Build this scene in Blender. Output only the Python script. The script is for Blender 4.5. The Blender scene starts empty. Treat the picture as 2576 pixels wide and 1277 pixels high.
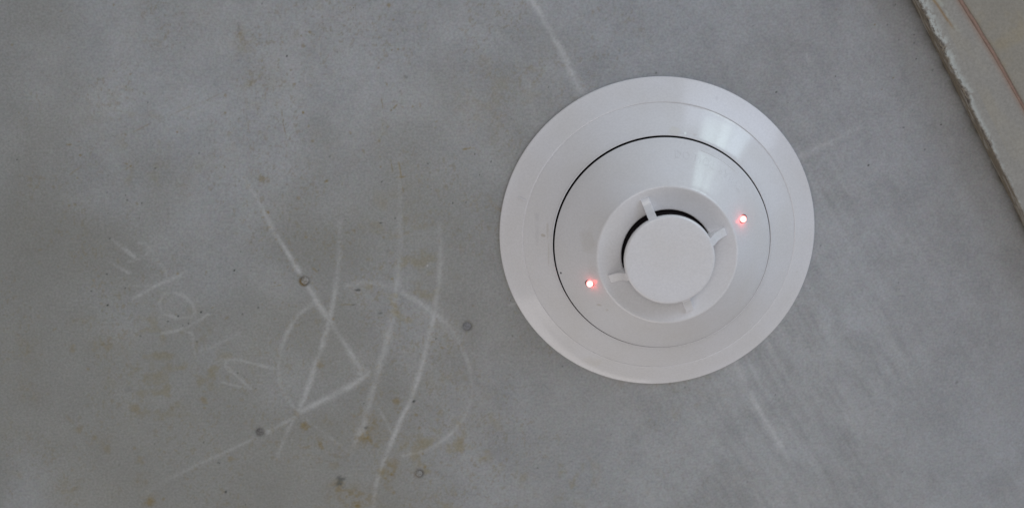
import bpy, bmesh, math
import numpy as np
from mathutils import Matrix, Vector

# ------------------------------------------------------------------ camera, light, exposure
# The ceiling is the plane z = HC; x and y run along it, in metres (survey lists below are in
# millimetres from the centre of the smoke detector). Everything hangs below it.
HC = 2.6
MM = 0.001
sc = bpy.context.scene
cam_data = bpy.data.cameras.new("camera")
cam = bpy.data.objects.new("camera", cam_data)
sc.collection.objects.link(cam)
right = Vector((0.99919135, 0.0, -0.04020766))
down = Vector((-0.01016517, 0.96751421, -0.25261222))
fwd = Vector((0.03890148, 0.25281666, 0.96673182))
m = Matrix.Identity(4)
for i in range(3):
    m[i][0] = right[i]; m[i][1] = -down[i]; m[i][2] = -fwd[i]
m[0][3], m[1][3], m[2][3] = -0.10896, -0.24238, HC - 0.96404
cam.matrix_world = m
cam_data.sensor_width = 36.0
cam_data.lens = 36.0 * 5208.99 / 2575.0
cam_data.clip_start = 0.02
cam_data.clip_end = 50.0
cam_data.dof.use_dof = True
cam_data.dof.focus_distance = 0.975
cam_data.dof.aperture_fstop = 8.0
sc.camera = cam

world = bpy.data.worlds.new("World")
sc.world = world
world.use_nodes = True
bg = world.node_tree.nodes["Background"]
bg.inputs[0].default_value = (0.99, 0.99, 1.0, 1.0)       # light of the room, from every side
bg.inputs[1].default_value = 0.29

def area(name, direction, elev, dist, sx, sy, radiance, color, aim=(0, 0, 0)):
    """a lamp the size of a window pane; direction = azimuth along the ceiling, elev = degrees below it"""
    a, e = math.radians(direction), math.radians(elev)
    p = Vector((math.cos(a) * math.cos(e), math.sin(a) * math.cos(e), -math.sin(e))) * dist
    d = bpy.data.lights.new(name, 'AREA')
    d.shape = 'RECTANGLE'; d.size = sx; d.size_y = sy
    d.energy = radiance * math.pi * sx * sy
    d.color = color
    o = bpy.data.objects.new(name, d)
    sc.collection.objects.link(o)
    o.location = p + Vector((0, 0, HC))
    # panes stand upright, facing the detector horizontally
    z = Vector((math.cos(a), math.sin(a), 0.0)) if elev < 50 else Vector(p).normalized()
    up = Vector((0, 0, 1)) if elev < 50 else Vector((0, 1, 0))
    xx = up.cross(z).normalized(); yy = z.cross(xx)
    r = Matrix((xx, yy, z)).transposed().to_4x4()
    r.translation = o.location
    o.matrix_world = r
    return o
WIN = -47.0
area("window_lamp", WIN - 9, 9, 2.3, 0.34, 0.62, 4.4, (0.76, 1.0, 1.0))
area("window_lamp", WIN - 0.5, 9, 2.3, 0.24, 0.62, 5.8, (0.78, 1.0, 1.0))
area("window_lamp", WIN + 8, 9, 2.3, 0.36, 0.62, 4.4, (0.68, 0.87, 1.0))
area("window_lamp", WIN, 33, 2.7, 2.0, 1.7, 2.35, (0.70, 0.80, 1.0))
area("room_bounce_lamp", 112, 34, 2.2, 1.8, 1.6, 1.35, (1.0, 0.94, 0.90))
# broad soft spot added below for brightness falloff, its pool of light centred near the detector
sp = bpy.data.lights.new("added_spot", 'SPOT'); so = bpy.data.objects.new("added_spot", sp); sc.collection.objects.link(so)
sp.energy = 14.0; sp.color = (1.0, 0.965, 0.93); sp.spot_size = math.radians(29.5); sp.spot_blend = 1.0; sp.shadow_soft_size = 0.30
so.location = (-0.14, -0.34, HC - 1.25)
so.rotation_euler = (Vector((0.04, 0.02, HC)) - so.location).to_track_quat('-Z', 'Y').to_euler()

sc.view_settings.view_transform = 'Standard'
sc.view_settings.look = 'None'
sc.view_settings.exposure = 0.0
sc.view_settings.gamma = 1.0
sc.render.filter_size = 1.9

# ------------------------------------------------------------------ helpers
def nd(nt, typ, **kw):
    n = nt.nodes.new(typ)
    for k, v in kw.items():
        setattr(n, k, v)
    return n

def material(name):
    mt = bpy.data.materials.new(name)
    mt.use_nodes = True
    return mt, mt.node_tree, mt.node_tree.nodes["Principled BSDF"], mt.node_tree.links

def link_mesh(name, me, mat=None, parent=None, loc=None, smooth=True):
    o = bpy.data.objects.new(name, me)
    sc.collection.objects.link(o)
    if mat: me.materials.append(mat)
    if parent: o.parent = parent
    if loc is not None: o.location = loc
    if smooth:
        me.polygons.foreach_set("use_smooth", np.ones(len(me.polygons), bool))
    return o

def tag(o, label, cat, group=None):
    o["label"] = label; o["category"] = cat
    if group: o["group"] = group

def grid_mesh(name, V, nx, ny, col=None, flip=False):
    """V: (ny*nx,3) array in metres"""
    me = bpy.data.meshes.new(name)
    me.vertices.add(nx * ny)
    me.vertices.foreach_set("co", np.ascontiguousarray(V, np.float32).ravel())
    ii = (np.arange(ny - 1)[:, None] * nx + np.arange(nx - 1)[None, :]).ravel()
    q = np.stack([ii, ii + 1, ii + nx + 1, ii + nx], 1)
    if flip: q = q[:, ::-1]
    n = len(q)
    me.loops.add(n * 4); me.polygons.add(n)
    me.loops.foreach_set("vertex_index", np.ascontiguousarray(q, np.int32).ravel())
    me.polygons.foreach_set("loop_start", np.arange(n, dtype=np.int32) * 4)
    me.update(calc_edges=True)
    if col is not None:
        a = me.color_attributes.new("surface_colour", 'FLOAT_COLOR', 'POINT')
        c4 = np.ones((nx * ny, 4), np.float32); c4[:, :3] = col
        a.data.foreach_set("color", c4.ravel())
    return me

_rng = np.random.RandomState(7)
def vnoise(x, y, seed):
    """smooth value noise in 0..1, lattice of 1 unit"""
    T = np.random.RandomState(seed).rand(256, 256)
    xi = np.floor(x).astype(int); yi = np.floor(y).astype(int)
    fx = x - xi; fy = y - yi
    fx = fx * fx * (3 - 2 * fx); fy = fy * fy * (3 - 2 * fy)
    g = lambda a, b: T[a & 255, b & 255]
    return (g(xi, yi) * (1 - fx) + g(xi + 1, yi) * fx) * (1 - fy) + (g(xi, yi + 1) * (1 - fx) + g(xi + 1, yi + 1) * fx) * fy
def fbm(x, y, seed, octs=4, gain=0.55):
    s = 0; a = 1; t = 0
    for k in range(octs):
        s = s + a * vnoise(x * 2 ** k + 17.3 * k, y * 2 ** k - 9.1 * k, seed + k); t += a; a *= gain
    return s / t
def sstep(a, b, x):
    t = np.clip((x - a) / (b - a), 0, 1)
    return t * t * (3 - 2 * t)

# ------------------------------------------------------------------ survey of the marks on the concrete (mm)
CHALK=[[[[-197.13,-28.35],[-192.68,-20.57],[-187.7,-10.8],[-183.8,-1.97]],0.88,0.5,0.6,1],[[[-183.8,-1.97],[-178.36,6.92],[-172.56,17.45]],0.87,0.62,1.0,1.0],[[[-168.37,25.23],[-163.8,33.84],[-158.25,42.51],[-150.83,55.08],[-142.97,68.34]],1.06,0.5,1.0,1.0],[[[-140.46,68.38],[-144.33,68.33],[-143.03,71.39]],1.35,0.35,1.0,1.0],[[[-140.48,69.39],[-146.37,73.79],[-153.22,77.78],[-164.98,83.76],[-173.81,88.35]],1.25,0.6,1.0,1.0],[[[-173.81,88.35],[-177.78,91.78],[-184.67,95.39],[-190.19,98.4]],0.87,0.4,1.0,1.0],[[[-196.5,101.4],[-210.32,108.43],[-224.15,114.44],[-236.05,120.49],[-244.0,124.53],[-250.02,128.6]],0.77,0.26,1,0.4],[[[-152.8,-6.55],[-152.67,5.22],[-154.29,19.03],[-156.08,30.94],[-158.64,42.91]],1.06,0.52,0.4,1],[[[-158.64,42.91],[-161.96,53.93],[-165.45,62.98],[-169.0,74.11],[-173.76,86.3]],1.15,0.54,1.0,1.0],[[[-173.76,86.3],[-177.82,93.43],[-181.93,101.61],[-185.72,111.9]],0.88,0.42,1,0.5],[[[-123.91,-37.36],[-123.72,-23.82],[-123.72,-10.18]],0.77,0.12,1.0,1.0],[[[-123.72,-10.18],[-123.88,1.58],[-124.8,13.41],[-125.92,25.3],[-127.85,39.26],[-131.14,53.3]],1.35,0.48,0.4,1],[[[-131.14,53.3],[-135.22,67.43],[-138.72,79.61],[-142.24,91.87],[-144.92,100.07]],1.35,0.46,1.0,1.0],[[[-144.92,100.07],[-147.96,106.23],[-150.03,112.43]],0.96,0.34,1,0.2],[[[-105.32,-6.08],[-104.48,5.72],[-104.55,13.63],[-105.8,25.53],[-107.85,39.5],[-111.27,53.55]],0.96,0.52,0.4,1],[[[-111.27,53.55],[-114.71,67.69],[-119.34,81.92],[-124.33,92.12],[-129.38,104.43]],0.96,0.56,1.0,1.0],[[[-129.38,104.43],[-134.46,116.82],[-137.57,127.21],[-139.15,139.16]],0.87,0.5,1,0.7],[[[-149.83,24.64],[-144.45,23.51],[-136.81,23.59],[-129.18,25.67]],0.96,0.25,1.0,1.0],[[[-123.47,28.32],[-115.86,33.0],[-108.23,38.49],[-102.49,43.58]],0.96,0.35,1.0,1.0],[[[-102.49,43.58],[-97.72,49.68],[-93.9,57.81],[-91.04,65.96],[-89.72,74.13],[-90.15,82.32],[-93.12,91.52],[-99.04,99.7]],0.73,0.25,1.0,1.0],[[[-99.04,99.7],[-107.9,106.82],[-116.75,110.43],[-123.62,111.78]],0.77,0.4,1.0,1.0],[[[-166.67,33.81],[-173.49,38.73],[-178.49,46.68],[-182.01,55.7]],0.77,0.32,1.0,1.0],[[[-182.01,55.7],[-183.8,64.77],[-183.65,72.89],[-180.4,81.09],[-174.78,88.33]],0.69,0.22,1.0,1.0],[[[-174.78,88.33],[-167.2,95.63],[-159.56,101.93],[-151.9,108.25],[-146.1,111.45]],0.58,0.22,1,0.4],[[[-139.67,78.58],[-134.03,89.93],[-129.32,100.3]],0.48,0.25,1.0,1.0],[[[-260.63,0.83],[-255.48,5.05],[-250.77,9.27]],0.69,0.5,0.4,1],[[[-263.35,10.99],[-259.02,13.83],[-253.82,17.15]],0.65,0.42,0.2,1],[[[-248.67,2.34],[-245.56,2.37],[-243.45,5.17],[-244.91,7.94],[-247.68,9.95],[-253.56,11.56]],0.58,0.3,0.6,0.5],[[[-240.14,11.24],[-236.72,15.0],[-235.6,20.15]],0.54,0.25,1.0,1.0],[[[-263.94,23.1],[-256.8,23.46],[-247.84,23.56],[-243.35,23.33]],0.54,0.2,0.3,1],[[[-252.16,29.79],[-247.1,27.04],[-241.58,23.82],[-235.19,21.09],[-230.63,19.27],[-226.95,16.97]],0.69,0.5,1,0.6],[[[-239.7,32.28],[-238.17,28.08],[-233.64,27.0],[-228.32,28.66],[-223.99,32.94],[-222.8,37.19],[-225.16,39.99],[-231.47,39.92],[-237.69,37.96],[-239.55,35.11],[-239.7,32.28]],0.58,0.3,1.0,1.0],[[[-239.0,47.58],[-232.63,46.33],[-228.97,45.15],[-222.53,41.91],[-216.53,38.21]],0.62,0.4,0.7,0.8],[[[-229.43,45.14],[-228.14,46.77],[-225.01,47.56],[-224.47,52.31],[-224.06,58.03]],0.54,0.28,1.0,1.0],[[[-221.29,56.64],[-215.78,54.8],[-210.25,52.02],[-201.96,47.84]],0.62,0.38,0.6,0.8],[[[-197.88,76.09],[-201.84,71.71],[-207.14,66.84],[-209.75,63.46],[-208.3,61.09],[-203.31,61.15],[-197.91,62.66],[-191.61,64.65],[-184.38,66.37]],0.62,0.38,1.0,1.0],[[[-211.88,72.54],[-204.67,74.55],[-198.34,76.08]],0.5,0.22,1.0,1.0],[[[-61.91,-114.5],[-59.11,-109.83],[-55.74,-104.22],[-51.04,-95.77],[-46.32,-87.28],[-42.51,-78.76],[-37.35,-68.28]],1.06,0.55,0.95,0.8],[[[-41.56,-77.81],[-39.26,-72.1],[-36.21,-67.32]],1.73,0.3,1.0,1.0],[[[-77.15,-97.81],[-72.5,-92.15],[-63.13,-74.17],[-59.13,-53.93]],1.35,0.1,1.0,1.0],[[[38.59,64.57],[45.86,79.01],[53.16,92.53],[59.42,103.0],[64.66,111.42]],1.35,0.5,0.9,0.85],[[[60.62,109.27],[67.72,113.98]],1.73,0.22,1.0,1.0],[[[66.45,-35.73],[71.14,-38.6],[76.77,-41.46]],1.15,0.4,1.0,1.0],[[[76.77,-41.46],[81.46,-43.75],[86.15,-46.23],[95.51,-50.98]],0.87,0.38,1,0.5],[[[73.07,-38.0],[84.34,-43.73]],0.58,0.2,1.0,1.0],[[[-71.61,35.51],[-68.72,34.34]],0.58,0.35,1.0,1.0],[[[69.02,-86.54],[70.14,-81.79]],0.31,0.5,1.0,1.0],[[[-110.87,14.95],[-110.87,15.34]],0.29,0.9,1.0,1.0],[[[-94.02,77.14],[-87.23,82.36],[-82.36,85.5]],4.23,0.1,1.0,1.0],[[[-100.6,47.63],[-96.76,51.71]],3.08,0.12,1.0,1.0],[[[139.9,-44.43],[140.97,-42.48]],1.54,0.15,1.0,1.0],[[[67.92,-85.6],[70.52,-81.79]],1.92,0.1,1.0,1.0],[[[84.95,-75.99],[87.99,-71.2]],2.31,0.12,1.0,1.0],[[[124.97,-73.8],[127.98,-70.92]],2.69,0.08,1.0,1.0]]
STAINS=[[-164.55,-97.98,0.89,0.89,0,0.6,0],[-168.63,-96.44,0.65,0.65,0,0.45,0],[-167.59,-91.72,1.13,1.13,0,0.4,0],[-177.34,-93.35,0.89,0.32,50,0.5,0],[-175.58,-86.81,0.48,0.48,0,0.9,1],[-173.8,-80.33,0.57,0.57,0,0.5,0],[-172.19,-73.59,0.57,0.57,0,0.5,0],[-176.84,-74.81,0.81,0.81,0,0.25,0],[-168.63,-60.03,0.65,0.65,0,0.9,0],[-166.2,-53.45,0.73,0.73,0,0.45,0],[-164.64,-46.37,0.73,0.73,0,0.4,0],[-158.78,-26.91,1.13,0.57,-30,0.4,0],[-254.86,-111.13,0.48,0.48,0,0.5,0],[-278.73,-45.54,1.29,0.24,3,0.6,0],[-273.76,-40.44,0.65,0.65,0,0.7,0],[-252.6,-36.24,1.29,0.24,25,0.6,0],[-250.54,-35.01,0.57,0.4,-20,0.9,0],[-252.07,-34.13,0.97,0.24,-40,0.4,0],[-280.3,-16.24,0.73,0.73,0,0.45,0],[-277.53,-16.62,0.65,0.65,0,0.45,0],[-275.9,-29.58,0.57,0.57,0,0.4,0],[-273.97,-46.86,0.65,0.65,0,0.3,0],[-268.78,-41.61,0.57,0.57,0,0.3,0],[-252.19,-50.05,0.65,0.65,0,0.4,0],[-227.9,-51.3,0.48,0.48,0,0.5,0],[-205.2,-60.15,0.57,0.57,0,0.6,0],[-204.76,-68.27,0.89,0.89,0,0.4,0],[-208.14,-38.84,0.48,0.48,0,0.5,0],[-206.34,-33.98,0.48,0.48,0,0.4,0],[-186.51,-11.91,0.65,0.65,0,0.6,0],[-303.55,-38.53,0.4,0.4,0,0.8,1],[-253.48,-20.86,0.32,0.32,0,0.8,1],[-252.87,-18.66,0.32,0.32,0,0.5,1],[-246.01,-17.13,0.32,0.32,0,0.6,1],[-241.12,-65.36,0.32,0.32,0,0.5,1],[-215.25,-44.21,0.32,0.32,0,0.6,1],[-226.52,-94.83,0.32,0.32,0,0.5,1],[-197.2,-96.22,1.94,4.04,0,0.35,0],[-197.45,-100.13,0.81,2.42,0,0.35,2],[-192.86,-74.13,4.85,4.85,0,0.16,0],[-186.38,-82.0,6.46,6.46,0,0.12,0],[-189.55,-29.21,3.23,3.23,0,0.25,0],[-178.46,-58.91,0.31,3.23,-8,0.5,0],[-177.69,-52.5,0.31,4.04,-12,0.45,0],[-194.8,-55.04,0.32,4.85,-6,0.25,0],[-193.93,-45.4,0.32,5.65,0,0.25,0],[-224.5,-62.05,7.27,0.32,-24,0.22,0],[-243.58,-53.82,5.65,0.32,-27,0.25,0],[-210.23,-67.91,7.27,0.32,-26,0.2,0],[-276.66,-33.06,4.85,0.32,-36,0.25,0],[-213.94,-51.99,0.31,0.31,0,0.3,1],[-222.96,-90.89,0.48,0.48,0,0.3,1],[-224.82,-24.26,4.85,4.85,0,0.15,0],[-158.63,-102.25,0.57,0.57,0,0.3,0],[-223.47,-107.3,1.62,1.62,0,0.15,0],[-127.34,-110.42,1.05,1.05,0,0.5,0],[-125.5,-103.46,0.73,0.4,40,0.4,0],[-143.97,-109.42,0.32,0.32,0,0.7,1],[-158.55,-102.64,0.48,0.48,0,0.4,0],[-126.48,-89.49,0.48,0.48,0,0.5,0],[-123.59,-89.71,0.48,0.48,0,0.45,0],[-132.87,-81.0,0.57,0.57,0,0.5,0],[-120.01,-76.64,1.13,0.65,20,0.5,2],[-127.14,-60.75,0.57,0.32,-60,0.8,0],[-125.3,-62.5,1.78,0.32,-50,0.5,0],[-131.33,-64.14,2.26,0.32,80,0.5,0],[-113.64,-64.01,1.94,0.4,80,0.3,0],[-117.04,-62.44,0.81,0.81,0,0.45,0],[-146.77,-50.08,0.73,0.73,0,0.4,0],[-133.04,-46.11,0.81,0.81,0,0.4,0],[-132.77,-38.44,0.65,0.65,0,0.4,0],[-132.61,-33.58,0.4,0.4,0,0.6,0],[-132.17,-26.5,0.4,0.4,0,0.9,1],[-123.58,-33.5,4.04,0.32,82,0.65,0],[-127.3,-33.93,3.23,0.24,80,0.45,0],[-122.29,-22.91,1.62,0.32,80,0.45,0],[-91.71,-41.97,2.75,0.48,-8,0.65,0],[-90.36,-42.29,0.97,0.65,0,0.5,0],[-158.31,-26.9,0.73,0.73,0,0.35,0],[-87.84,-39.27,0.32,0.32,0,0.7,1],[-110.24,-35.0,0.32,0.32,0,0.7,1],[-80.07,-35.72,0.4,0.4,0,0.9,1],[-85.5,-29.34,0.32,0.32,0,0.8,1],[-108.78,-22.38,0.32,0.32,0,0.7,1],[-98.48,-15.66,0.32,0.32,0,0.9,1],[-92.09,-16.09,0.32,0.32,0,0.6,1],[-107.94,-43.32,0.32,0.32,0,0.5,1],[-67.98,-39.51,0.32,0.32,0,0.5,1],[-83.48,-83.68,3.23,3.23,0,0.14,0],[-89.85,-65.43,10.5,10.5,0,0.08,0],[-132.56,-51.34,3.23,7.27,0,0.16,0],[-29.98,-81.74,3.23,4.04,0,0.2,2],[-189.01,-28.57,1.7,1.7,0,0.4,0],[-158.82,-26.47,1.33,0.61,-30,0.45,0],[-132.25,-26.41,0.42,0.42,0,0.9,1],[-123.41,-28.59,0.31,3.63,88,0.5,0],[-122.01,-22.47,0.48,0.48,0,0.3,0],[-131.62,-17.35,3.03,3.03,0,0.12,0],[-186.25,-11.61,0.67,0.67,0,0.75,0],[-188.87,-9.61,0.36,1.21,85,0.6,0],[-186.16,-4.66,2.12,0.3,0,0.45,0],[-183.05,1.23,0.85,0.85,0,0.4,0],[-169.0,0.45,0.85,0.85,0,0.3,0],[-171.79,-18.65,0.85,0.85,0,0.35,0],[-132.99,-6.17,0.97,0.42,0,0.6,1],[-131.61,1.01,0.73,0.73,0,0.4,0],[-130.21,7.79,0.97,0.97,0,0.3,2],[-128.01,21.53,0.55,0.55,0,0.6,0],[-183.11,24.23,0.31,2.06,82,0.6,0],[-144.37,26.86,1.33,0.48,0,0.6,1],[-150.55,34.14,4.85,0.36,0,0.4,0],[-146.32,34.19,1.45,0.36,0,0.5,1],[-192.75,35.09,0.55,0.55,0,0.7,1],[-200.37,38.34,0.48,0.48,0,0.4,1],[-203.37,16.65,0.48,0.48,0,0.9,1],[-156.74,41.38,0.67,0.67,0,0.5,0],[-133.83,38.62,1.21,0.61,-10,0.4,1],[-164.61,16.94,1.82,0.48,40,0.4,0],[-121.08,-1.54,1.82,0.42,75,0.35,0],[-98.49,-15.5,0.42,0.42,0,0.8,1],[-108.88,-22.35,0.36,0.36,0,0.7,1],[-85.56,-29.29,0.36,0.36,0,0.7,1],[-92.32,-15.94,0.31,0.31,0,0.5,1],[-165.79,16.0,0.61,0.61,0,0.4,0],[-164.81,25.38,1.82,0.48,60,0.3,0],[-116.61,25.6,0.31,0.31,0,0.0,0],[-163.2,64.15,1.85,2.42,0,0.35,0],[-171.83,95.38,2.28,2.28,0,0.6,0],[-164.51,105.03,4.27,1.0,65,0.5,0],[-175.63,89.63,1.71,1.71,0,0.35,0],[-140.59,97.73,5.69,5.69,0,0.45,0],[-142.02,96.95,1.28,0.71,0,0.6,1],[-127.05,83.47,1.85,1.85,0,0.45,0],[-118.21,83.59,0.85,0.85,0,0.8,1],[-117.07,90.44,0.85,0.85,0,0.5,0],[-126.06,89.18,0.85,0.85,0,0.4,0],[-114.05,110.98,0.78,0.78,0,0.8,0],[-113.04,117.69,0.71,0.71,0,0.6,0],[-155.21,125.16,2.84,2.84,0,0.5,1],[-156.38,129.01,3.56,3.56,0,0.4,0],[-148.49,133.78,8.53,4.98,0,0.42,0],[-130.85,120.9,3.56,6.4,10,0.55,0],[-128.82,130.99,1.14,1.14,0,0.45,0],[-146.75,137.7,1.99,1.14,0,0.8,0],[-221.14,81.44,2.56,1.71,30,0.4,0],[-253.67,123.65,3.27,3.27,0,0.35,0],[-248.36,133.76,2.42,2.42,0,0.6,0],[-242.55,132.69,1.0,1.0,0,0.5,0],[-226.84,109.09,0.85,0.85,0,0.5,0],[-208.64,112.42,1.42,1.42,0,0.35,0],[-214.1,114.25,0.5,0.5,0,0.6,1],[-211.39,129.31,0.64,0.64,0,0.7,1],[-235.96,86.52,1.56,1.56,0,0.3,0],[-236.22,41.66,0.43,0.43,0,0.7,1],[-226.38,42.52,0.43,0.43,0,0.6,1],[-203.71,68.13,0.43,0.43,0,0.5,1],[-253.37,85.53,2.84,2.84,0,0.3,0],[-136.77,106.2,1.28,1.28,0,0.3,0],[-157.54,115.87,2.84,2.84,0,0.2,0],[-147.66,90.78,1.0,1.0,0,0.3,0],[-141.38,101.54,3.56,3.56,0,0.5,0],[-115.71,97.32,0.71,0.71,0,0.4,0],[-114.7,104.22,1.0,1.0,0,0.3,0],[-171.03,106.46,0.57,2.84,80,0.3,0],[-278.91,40.77,3.45,3.45,0,0.2,0],[-269.0,53.02,4.46,4.46,0,0.25,0],[-304.25,54.7,4.46,4.46,0,0.22,0],[-282.64,54.44,1.62,1.62,0,0.35,0],[-259.85,51.02,4.46,4.46,0,0.22,0],[-256.97,75.54,1.62,1.62,0,0.3,2],[-286.07,90.19,3.04,1.01,45,0.2,0],[-270.39,101.23,4.06,4.06,0,0.15,0],[-304.48,75.98,5.07,5.07,0,0.15,0],[-249.39,133.26,3.04,3.04,0,0.4,0],[-214.74,114.02,0.61,0.61,0,0.6,1],[-288.05,127.15,6.08,6.08,0,0.18,0],[-265.59,128.6,4.06,4.06,0,0.2,0],[-264.8,33.06,0.61,0.61,0,0.9,1],[-272.14,25.97,0.41,0.41,0,0.6,1],[-255.02,106.01,0.81,0.81,0,0.4,0],[-230.61,17.77,0.71,0.71,0,0.6,0],[-203.46,16.71,0.51,0.51,0,0.8,1],[-220.24,37.04,0.61,0.61,0,0.8,1],[-231.17,39.02,0.51,0.51,0,0.7,1],[-236.3,41.59,0.51,0.51,0,0.6,1],[-226.3,42.98,0.51,0.51,0,0.5,1],[-249.69,48.71,0.51,0.51,0,0.4,1],[-192.61,35.16,0.61,0.61,0,0.5,1],[-252.55,112.37,2.03,2.03,0,0.25,0],[-268.59,106.14,2.03,2.03,0,0.25,0],[-281.28,95.65,2.43,2.43,0,0.3,0],[-274.4,100.08,1.42,1.42,0,0.3,0],[55.27,-68.14,0.42,0.42,0,0.9,1],[60.89,-62.89,0.35,0.35,0,0.7,1],[119.84,-95.28,0.35,0.35,0,0.8,1],[121.47,-83.5,0.42,0.42,0,0.95,1],[134.94,-51.93,0.42,0.42,0,0.8,1],[116.98,-50.65,0.35,0.35,0,0.7,1],[100.83,-32.46,0.49,0.49,0,0.7,1],[127.8,-39.88,0.42,0.42,0,0.5,1],[110.87,-74.41,0.57,0.57,0,0.5,0],[105.67,-68.83,0.49,0.49,0,0.5,0],[100.99,-100.03,0.42,0.42,0,0.6,0],[129.56,-78.27,0.42,0.42,0,0.4,1],[113.6,-63.98,0.42,0.42,0,0.5,1],[112.98,-66.8,1.84,1.84,0,0.15,2],[106.89,-100.0,0.31,0.31,0,0.5,1],[112.8,-92.68,0.31,0.31,0,0.5,1],[120.18,-91.25,0.31,0.31,0,0.4,1],[109.59,-108.96,0.71,0.71,0,0.3,2],[131.65,-51.46,2.83,2.83,0,0.12,2],[82.33,-107.04,0.57,0.57,0,0.3,0],[98.2,58.17,2.31,2.31,0,0.1,2],[149.45,77.29,0.96,0.96,0,0.5,2]]
HOLES=[[-170.01, 22.03, 2.35], [-92.09, 45.71, 2.55], [-193.68, 98.35, 2.3], [-116.09, 121.27, 2.1]]

# ------------------------------------------------------------------ concrete ceiling
def axis(lo, hi, step, far):
    fine = np.arange(lo, hi + step / 2, step)
    outs = []
    d = step; p = 0
    while p < far:
        d *= 1.35; p += d; outs.append(p)
    outs = np.array(outs)
    return np.concatenate([lo - outs[::-1], fine, hi + outs])
xs = axis(-340., 200., 0.46, 2600.)
ys = axis(-125., 155., 0.46, 2600.)
X, Y = np.meshgrid(xs, ys)
inner = sstep(-420, -340, X) * (1 - sstep(205, 300, X)) * sstep(-210, -125, Y) * (1 - sstep(155, 240, Y))

# broad tone of the concrete
warpx = 14 * (fbm(X / 45, Y / 45, 301, 3) - .5); warpy = 14 * (fbm(X / 45, Y / 45, 311, 3) - .5)
Xw, Yw = X + warpx, Y + warpy
tone = 1 + 0.22 * (fbm(Xw / 70, Yw / 70, 1) - .5) + 0.30 * (fbm(Xw / 16, Yw / 16, 11, 5, .62) - .5)
tone += 0.09 * (vnoise(X / 1.5, Y / 1.5, 41) - .5) + 0.05 * (vnoise(X / .7, Y / .7, 43) - .5)
# trowel streaks, parallel to the board, strongest on the right
eu = np.array([0.529, 0.849]); 
U = X * eu[0] + Y * eu[1]; W = X * eu[1] - Y * eu[0] + .05 * warpy
streak = fbm(W / 2.1, U / 30, 61, 3, .55) - .5
streak2 = fbm(W / 7.0, U / 34, 71, 3, .6) - .5
reg = sstep(-40, 70, X) * (1 - .8 * sstep(112, 135, X)) * (0.35 + 0.65 * sstep(-60, 60, Y)) * (0.5 + 0.8 * fbm(X / 30, Y / 30, 81, 2))
tone += reg * (0.20 * streak + 0.15 * streak2) * (.4 + 1.2 * vnoise(X / 17, Y / 17, 99)) + 0.03 * streak
base_c = np.stack([0.350 * tone, 0.358 * tone, 0.376 * tone], -1)
tone2 = 1 + .16 * reg * (fbm(Xw / 9, Yw / 9, 93, 4, .65) - .5)
base_c *= tone2[..., None]
# cooler cement to the right, warmer and dirtier towards the left and bottom
cool = fbm(Xw / 55, Yw / 55, 91, 4) - .5
wz = np.clip(0.5 - X / 420 + 0.35 * (Y / 140), 0, 1.2)
base_c[..., 0] *= 1 - 0.035 * cool + 0.010 * wz
base_c[..., 2] *= 1 + 0.05 * cool - 0.040 * wz
hue = vnoise(X / 1.1, Y / 1.1, 45) - .5
base_c[..., 0] *= 1 + .045 * hue; base_c[..., 1] *= 1 - .03 * hue
hue = vnoise(X / 1.1, Y / 1.1, 47) - .5
base_c[..., 2] *= 1 + .06 * hue

# faint yellow bloom scattered over the left half and bottom middle
def lerp(c, colour, a):
    a = a[..., None]
    return c * (1 - a) + np.array(colour) * a
bloom = sstep(.52, .80, fbm(Xw / 6, Yw / 6, 121, 4, .6)) * sstep(.45, .7, fbm(X / 60, Y / 60, 131, 2))
leftm = np.clip(1 - (X + 60) / 120, 0, 1)
base_c = lerp(base_c, (0.30, 0.25, 0.13), .60 * bloom * leftm * (.4 + .6 * sstep(-50, 40, Y)))
base_c = lerp(base_c, (0.235, 0.228, 0.195), .55 * np.clip(1 - (X + 130) / 150, 0, 1) * sstep(.30, .70, fbm(X / 75, Y / 75, 141, 3) + .10 * np.clip(Y / 100, -1, 1)))
fine = sstep(.60, .74, fbm(X / 1.3, Y / 1.7, 145, 3, .6)) * sstep(.40, .62, fbm(Xw / 26, Yw / 26, 148, 3))
base_c = lerp(base_c, (0.25, 0.21, 0.13), (.36) * fine * np.clip(1 - (X + 40) / 110, 0.05, 1))
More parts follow.
